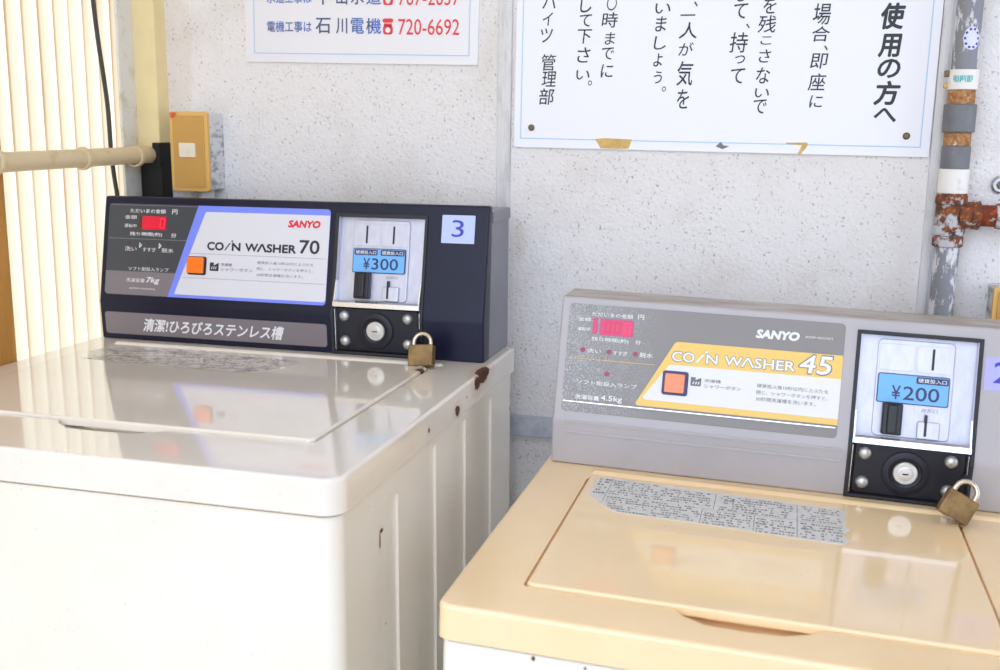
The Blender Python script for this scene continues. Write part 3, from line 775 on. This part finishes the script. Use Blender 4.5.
# ------------------------------------------------------------------ signs on the wall
s1 = empty('notice_board', WALLM(0, WY, ZT)); tag(s1, 'small white notice board with blue and red phone lines, upper left', 'sign', 'notice boards on the wall')
SM = T((.3300, .3906, 0)) @ R(-.87, 'Z') @ T((-.3300, -.3906, 0))
b = MB(); b.prism(rrect(.1510, .3906, .5075, .66, .0015, 2), 0, .004, 'board', .0008)
for x0, y0, x1, y1 in ((.1650, .4028, .4955, .4040), (.1650, .4028, .1662, .65), (.4943, .4028, .4955, .65)): b.flat([(x0, y0), (x1, y0), (x1, y1), (x0, y1)], .0042, 'boardblue')
b.obj('board', s1, SM)
def phone(b, x, y, h):
    b.prism(rrect(x, y, x + h * .66, y + h * .55, h * .16), z - .0003, z, 'signred'); b.flat(rrect(x + h * .05, y + h * .50, x + h * .61, y + h * .68, .0015), z, 'signred')
    b.flat(rrect(x - h * .03, y + h * .72, x + h * .69, y + h * .98, h * .12), z, 'signred'); b.flat(circ(x + h * .33, y + h * .27, h * .17, None, 18), z + .0002, 'board')
z = .0045
for dy, a_, big, num in ((0, '電機工事は', '石川電機', '720-6692'), (.0398, '水道工事は', '平山水道', '767-2637')):
    b = MB()
    b.text(a_, .1868, .4335 + dy, .2572, .4485 + dy, z, 'signblue', .01)
    for c_, x0, x1, m in zip(big, (.2636, .2958, .3184, .3418), (.2866, .3124, .3380, .3640), ('signdark', 'signdark', 'signblue' if dy == 0 else 'signdark', 'signblue')):
        b.text(c_, x0, .4320 + dy, x1, .4530 + dy, z, m, .012)
    phone(b, .3672, .4310 + dy, .0222)
    b.text(num, .3902, .4308 + dy, .4803, .4522 + dy, z, 'signred', .002)
    b.obj('text_row', s1, SM)

CH = [('使', 1.0316, 0.4313, 1.0609, 0.4624), ('用', 1.0315, 0.3975, 1.0598, 0.4253), ('の', 1.0325, 0.3719, 1.0609, 0.3951), ('方', 1.0307, 0.3388, 1.0628, 0.3683), ('へ', 1.0322, 0.3177, 1.0609, 0.3351), ('場', 0.9493, 0.437, 0.9735, 0.4637), ('合', 0.9497, 0.4162, 0.9741, 0.4358), ('、', 0.9656, 0.4051, 0.9729, 0.4125), ('即', 0.9496, 0.3829, 0.974, 0.4027), ('座', 0.9489, 0.3556, 0.9734, 0.378), ('に', 0.9524, 0.3343, 0.9709, 0.3506), ('を', 0.8876, 0.4512, 0.9062, 0.4721), ('残', 0.8821, 0.4278, 0.907, 0.4501), ('こ', 0.8865, 0.4129, 0.9027, 0.4241), ('さ', 0.8858, 0.3905, 0.9033, 0.4079), ('な', 0.8834, 0.3641, 0.9036, 0.3854), ('い', 0.8835, 0.3464, 0.9037, 0.359), ('で', 0.8826, 0.326, 0.9016, 0.3451), ('し', 0.8536, 0.4665, 0.8687, 0.4862), ('て', 0.851, 0.4455, 0.8711, 0.4653), ('、', 0.8672, 0.433, 0.8747, 0.4404), ('持', 0.8481, 0.4031, 0.8734, 0.4294), ('っ', 0.8557, 0.3892, 0.8709, 0.4006), ('て', 0.8517, 0.364, 0.8721, 0.3842), ('、', 0.7995, 0.4612, 0.8072, 0.4687), ('一', 0.7827, 0.4498, 0.8047, 0.4526), ('人', 0.7817, 0.4211, 0.8076, 0.4426), ('が', 0.7821, 0.3995, 0.8042, 0.4173), ('気', 0.7816, 0.3611, 0.8051, 0.3932), ('を', 0.7831, 0.3314, 0.8015, 0.3573), ('い', 0.7497, 0.453, 0.7719, 0.4669), ('ま', 0.7505, 0.4303, 0.7676, 0.4505), ('し', 0.7496, 0.4073, 0.768, 0.4252), ('ょ', 0.7498, 0.3855, 0.7644, 0.4035), ('う', 0.7515, 0.3636, 0.7647, 0.3804), ('。', 0.7627, 0.3533, 0.7707, 0.361), ('〇', 0.6851, 0.4578, 0.7011, 0.4769), ('時', 0.679, 0.436, 0.7032, 0.4565), ('ま', 0.6839, 0.4141, 0.7001, 0.4309), ('で', 0.6805, 0.3947, 0.6994, 0.4115), ('に', 0.6799, 0.3712, 0.6989, 0.3895), ('し', 0.6492, 0.4557, 0.6669, 0.4788), ('て', 0.6492, 0.4376, 0.6682, 0.4544), ('下', 0.647, 0.4156, 0.6689, 0.4351), ('さ', 0.6471, 0.3908, 0.6676, 0.4117), ('い', 0.6464, 0.3685, 0.6671, 0.3817), ('。', 0.6626, 0.3606, 0.6708, 0.3685), ('ハ', 0.597, 0.4615, 0.6177, 0.4784), ('イ', 0.5982, 0.4395, 0.6148, 0.4577), ('ツ', 0.5959, 0.4172, 0.6153, 0.4369), ('管', 0.598, 0.3803, 0.6204, 0.4028), ('理', 0.5985, 0.3591, 0.6209, 0.3803), ('部', 0.5955, 0.335, 0.6194, 0.3577)]
s2 = empty('notice_board', WALLM(0, WY, ZT)); tag(s2, 'large white notice board with hand-brushed black vertical writing', 'sign', 'notice boards on the wall')
b = MB(); b.prism(rrect(.5612, .2773, 1.1030, .80, .0015, 2), 0, .0045, 'board', .0008)
for x0, y0, x1, y1 in ((.5706, .2892, 1.0920, .2904), (.5706, .2892, .5718, .79), (1.0908, .2892, 1.0920, .79)): b.flat([(x0, y0), (x1, y0), (x1, y1), (x0, y1)], .0047, 'boardblue')
b.obj('board', s2, T((.562, .2773, 0)) @ R(-.30, 'Z') @ T((-.562, -.2773, 0)))
k = 0
for cnt in (5, 6, 7, 6, 6, 6, 5, 6, 6):
    b = MB()
    for (c_, x0, y0, x1, y1) in CH[k:k + cnt]:
        g = .0013
        b.text(c_, x0 + g, y0 + g * .4, x1 - g, y1 - g * .4, .0049, 'brush', .030 if k < 5 else .005, .10)
    k += cnt
    b.obj('text_column', s2)
for x, zz_ in ((.5865, .3043), (1.0741, .3007)):
    b = MB(); b.lathe([(.0045, .0040), (.0045, .0055), (.0030, .0068), (0, .0072)], 'nail', 18, T((x, zz_, 0))); b.obj('nail', s2)
b = MB(); b.prism([(.676, .2905), (.690, .2918), (.7265, .2905), (.7225, .2785), (.706, .2775), (.684, .2783)], .0044, .0049, 'tape')
tag(b.obj('tape_scrap', s2), 'brown scrap of old tape')
b = MB(); b.prism([(.9270, .2900), (.9545, .2905), (.9550, .2860), (.9470, .2750), (.9430, .2755), (.9480, .2870), (.9290, .2880)], .0044, .0049, 'tape'); tag(b.obj('tape_scrap', s2), 'hooked scrap of old tape')
b = MB(); b.prism([(.838, .2835), (.8445, .2895), (.8480, .2850), (.8560, .2840), (.8470, .2800)], .0046, .0049, 'inksoft'); tag(b.obj('scuff_mark', s2), 'small grey scuff')

# ------------------------------------------------------------------ switch boxes
def switch_box(x, z, label, mark):
    r = empty('switch_box', WALLM(x, WY, ZT + z)); tag(r, label, 'switch box', 'ochre switch boxes on the wall')
    b = MB(); b.prism(rrect(0, 0, .0600, .1130, .003), 0, .043, 'scuffed', .001); b.obj('back_box', r)
    b = MB(); b.prism(rrect(-.0015, -.0015, .0615, .1145, .004), .042, .0475, 'ochrerim', .0015); b.prism(rrect(.0040, .0040, .0560, .1090, .002), .047, .0487, 'ochre', .0006)
    if mark: b.flat([(.001, .1130), (.012, .1132), (.010, .1080), (.004, .1040), (.001, .1070)], .0491, 'redmark')
    cv = b.obj('cover_plate', r)
    b = MB(); b.prism(rrect(.0150, .0485, .0420, .0695, .002), .0482, .0515, 'rocker', .0008); b.prism(rrect(.0255, .0530, .0315, .0650, .001), .0510, .0530, 'rocker', .0006); b.obj('rocker', cv)
    b = MB(); b.lathe([(.012, -.10), (.012, 0)], 'whitepvc', 24, T((.034, -.0005, .016)) @ R(-90, 'X') @ T((0, 0, -.0))) if False else b.tube([(.036, -.35, .014), (.036, 0, .014)], .0125, 'whitepvc', 20); b.obj('conduit', r)
    return r
switch_box(.0475, .2055, 'ochre switch box with scuffed grey side above the navy console', True)
switch_box(1.1885, .0060, 'ochre switch box at the right edge behind the grey console', False)

# ------------------------------------------------------------------ left side: corner post, timber post, rail, cable
r = empty('corner_post', T((0, .14, 0))); tag(r, 'cream steel corner post between corrugated sheet and stucco wall', 'post')
b = MB()
xs = [(-.0195, .0), (.0150, .0), (.0165, .0015), (.0165, .0295), (.0135, .0295), (.0135, .0035), (-.0195, .0035)]
b.prism(xs, ZT + .262, 2.40, 'postcream'); b.lathe([(.0034, 0), (.0034, .001), (0, .002)], 'postcream', 16, T((.0164, .016, ZT + .345)) @ R(90, 'Y')); b.obj('post_face', r)
b = MB(); b.prism([(-.0235, -.037), (-.0195, -.037), (-.0195, .0035), (-.0235, .0035)], .02, 2.40, 'postwhite'); tag(b.obj('edge_flashing', r), 'chalky white edge flashing')
b = MB(); b.box((-.0190, .001, .0), (.0175, .0285, ZT + .262), 'postblack', .001); b.box((.006, -.004, ZT + .2395), (.0185, .0270, ZT + .274), 'postblack', .001); tag(b.obj('bracket_and_gap_shade', r), 'black bracket with the shadowed gap below filled in black')  # long black box paints the gap's shadow; small box is the bracket
r = b = MB(); b.box((-.0300, -.300, .0), (-.0120, -.1593, 2.40), 'woodpost', .002); tag(b.obj('timber_post'), 'ochre timber post at the left edge beside the white machine', 'post')
r = empty('rail', T((0, 0, ZT + .2550))); tag(r, 'beige painted pipe rail running along the corrugated sheet', 'rail')
b = MB(); b.tube([(0, -.95, -.0075), (0, -.178, -.0018), (0, .142, .0010)], .0124, 'railpaint', 24); b.obj('pipe', r)
for y in (-.186, -.0200, .1020):
    b = MB(); b.lathe([(.0126, -.0042), (.0150, -.0042), (.0158, -.002), (.0158, .002), (.0150, .0042), (.0126, .0042)], 'railpaint', 24, T((0, y, -.0008)) @ R(90, 'X'))
    b.box((-.024, y - .0035, -.004), (-.013, y + .0035, .004), 'railpaint', .001); b.obj('clip', r)
pts = [(-.019, .035, ZT + .85), (-.020, .0440, ZT + .56), (-.02, .0508, ZT + .4706), (-.02, .0568, ZT + .4171), (-.02, .0653, ZT + .3624), (-.02, .0706, ZT + .3205), (-.02, .0723, ZT + .2636), (-.02, .0761, ZT + .2274), (-.02, .0851, ZT + .1682), (-.02, .095, ZT + .05), (-.018, .098, ZT - .5)]
b = MB()
sm = []
for i in range(len(pts) - 1):
    p0, p1, p2, p3 = [Vector(pts[max(0, min(len(pts) - 1, i + k))]) for k in (-1, 0, 1, 2)]
    for k in range(6):
        t_ = k / 6; sm.append(.5 * ((2 * p1) + (p2 - p0) * t_ + (2 * p0 - 5 * p1 + 4 * p2 - p3) * t_ ** 2 + (3 * p1 - p0 - 3 * p2 + p3) * t_ ** 3))
sm.append(Vector(pts[-1])); b.tube(sm, .0032, 'cable', 10)
tag(b.obj('cable'), 'thin dark cable hanging in front of the corrugated sheet', 'cable')

# ------------------------------------------------------------------ water pipe on the right
r = empty('water_pipe', T((1.131, WY - .028, ZT))); tag(r, 'grey vertical water pipe with rusty joints and a side branch', 'pipe')
def seg(name, z0, z1, rad, m, label=None, bev=.0012, M=None):
    b = MB(); b.lathe([(0, z0), (rad - bev, z0), (rad, z0 + bev), (rad, z1 - bev), (rad - bev, z1), (0, z1)], m, 28, M)
    o = b.obj(name, r)
    if label: o['label'] = label
    return o
seg('pipe', -ZT, 1.43, .0150, 'pipe')
seg('thread', .338, .357, .0160, 'rustorange', 'rusty orange thread above the coupling')
seg('coupling', .3060, .3400, .0190, 'pipegrey'); seg('thread', .2895, .3065, .0158, 'rustorange', 'rusty orange thread below the coupling')
seg('sleeve', .2605, .2900, .0168, 'pipegrey')
seg('wrap', .2320, .2620, .0178, 'pipewhite', 'white tape wrap')
b = MB(); b.lathe([(.0, .1800), (.0175, .1800), (.0190, .1830), (.0190, .1905), (.0172, .1930), (.0172, .2180), (.0188, .2200), (.0188, .2285), (.0170, .2325), (0, .2325)], 'rustpaint', 10)
b.lathe([(.0, .010), (.0165, .010), (.0165, .024), (.0178, .025), (.0178, .034), (.0, .034)], 'rustpaint', 10, T((0, 0, .2055)) @ R(90, 'Y')); tag(b.obj('tee_joint', r), 'rusty tee joint with flaking paint')
b = MB(); b.lathe([(.0, .03), (.0132, .03), (.0132, .45), (0, .45)], 'rustbranch', 24, T((0, 0, .2055)) @ R(90, 'Y'))
b.lathe([(.0, .052), (.0150, .052), (.0158, .054), (.0158, .071), (.015, .073), (.0, .073)], 'rustpaint', 8, T((0, 0, .2055)) @ R(90, 'Y')); tag(b.obj('side_branch', r), 'rust-brown side branch')
seg('union_nut', .1660, .1790, .0182, 'rustpaint')
b = MB(); b.lathe([(.0163, .3570), (.0176, .3572), (.0176, .3805), (.0163, .3807)], 'pipewhite', 28)
b.box((-.0215, -.006, .3590), (-.0150, .006, .3640), 'tape', .001)
b.box((-.0215, -.006, .3720), (-.0150, .006, .3800), 'nail', .001)
cl = tag(b.obj('tape_band', r), 'white tape band with teal print')
b = MB()
for k in range(6):                                        # teal print follows the band
    for j in range(2):
        a0 = math.radians(-135 + k * 13 + j * 6); a1 = a0 + math.radians(3.6 if k % 2 else 5)
        t = bmesh.new(); h0, h1 = (.3655, .3735) if (k + j) % 3 else (.3675, .3735)
        t.faces.new([t.verts.new((.0178 * math.cos(a), .0178 * math.sin(a), h)) for a, h in ((a0, h0), (a1, h0), (a1, h1), (a0, h1))]); b.take(t, 'teal')
b.obj('print', cl)
b = MB()                                                    # oval sticker bent round the pipe
def onpipe(u, v, rad): a = math.radians(-76) + u / rad; return (rad * math.cos(a), rad * math.sin(a), .4166 + v)
def bent(poly, rad, m):
    t = bmesh.new(); t.faces.new([t.verts.new(onpipe(u, v, rad)) for u, v in poly]); b.take(t, m)
for k in range(8):
    x0 = -.0105 + k * .021 / 8; x1 = x0 + .021 / 8
    h0 = .0135 * math.sqrt(max(0, 1 - (x0 / .0105) ** 2)); h1 = .0135 * math.sqrt(max(0, 1 - (x1 / .0105) ** 2))
    poly = [(x0, -h0), (x1, -h1), (x1, h1), (x0, h0)]
    if h0 < 1e-6: poly = [(x0, 0), (x1, -h1), (x1, h1)]
    if h1 < 1e-6: poly = [(x0, -h0), (x1, 0), (x0, h0)]
    bent(poly, .0154, 'stickerwhite')
for k in range(10):
    a = 2 * math.pi * k / 10
    ca, sa = math.cos(a), math.sin(a); u, v = .0080 * ca, .0108 * sa
    bent([(u + dx * ca - dy * sa, v + dx * sa + dy * ca) for dx, dy in ((-.0013, -.0015), (.0013, -.0015), (.0013, .0015), (-.0013, .0015))], .0156, 'stickerink')
tag(b.obj('oval_sticker', r), 'oval pale sticker ringed with blue marks')

b = MB(); Mw = WALLM(1.1895, WY, ZT + .2426)
b.lathe([(.0110, 0), (.0110, .0030), (.0085, .0050), (.0, .0050)], 'bolt', 24, Mw); b.lathe([(.0052, .004), (.0052, .012), (.0042, .014), (0, .014)], 'pipegrey', 6, Mw)
tag(b.obj('wall_bolt'), 'small round bolt in the wall above the rusty branch pipe', 'bolt')
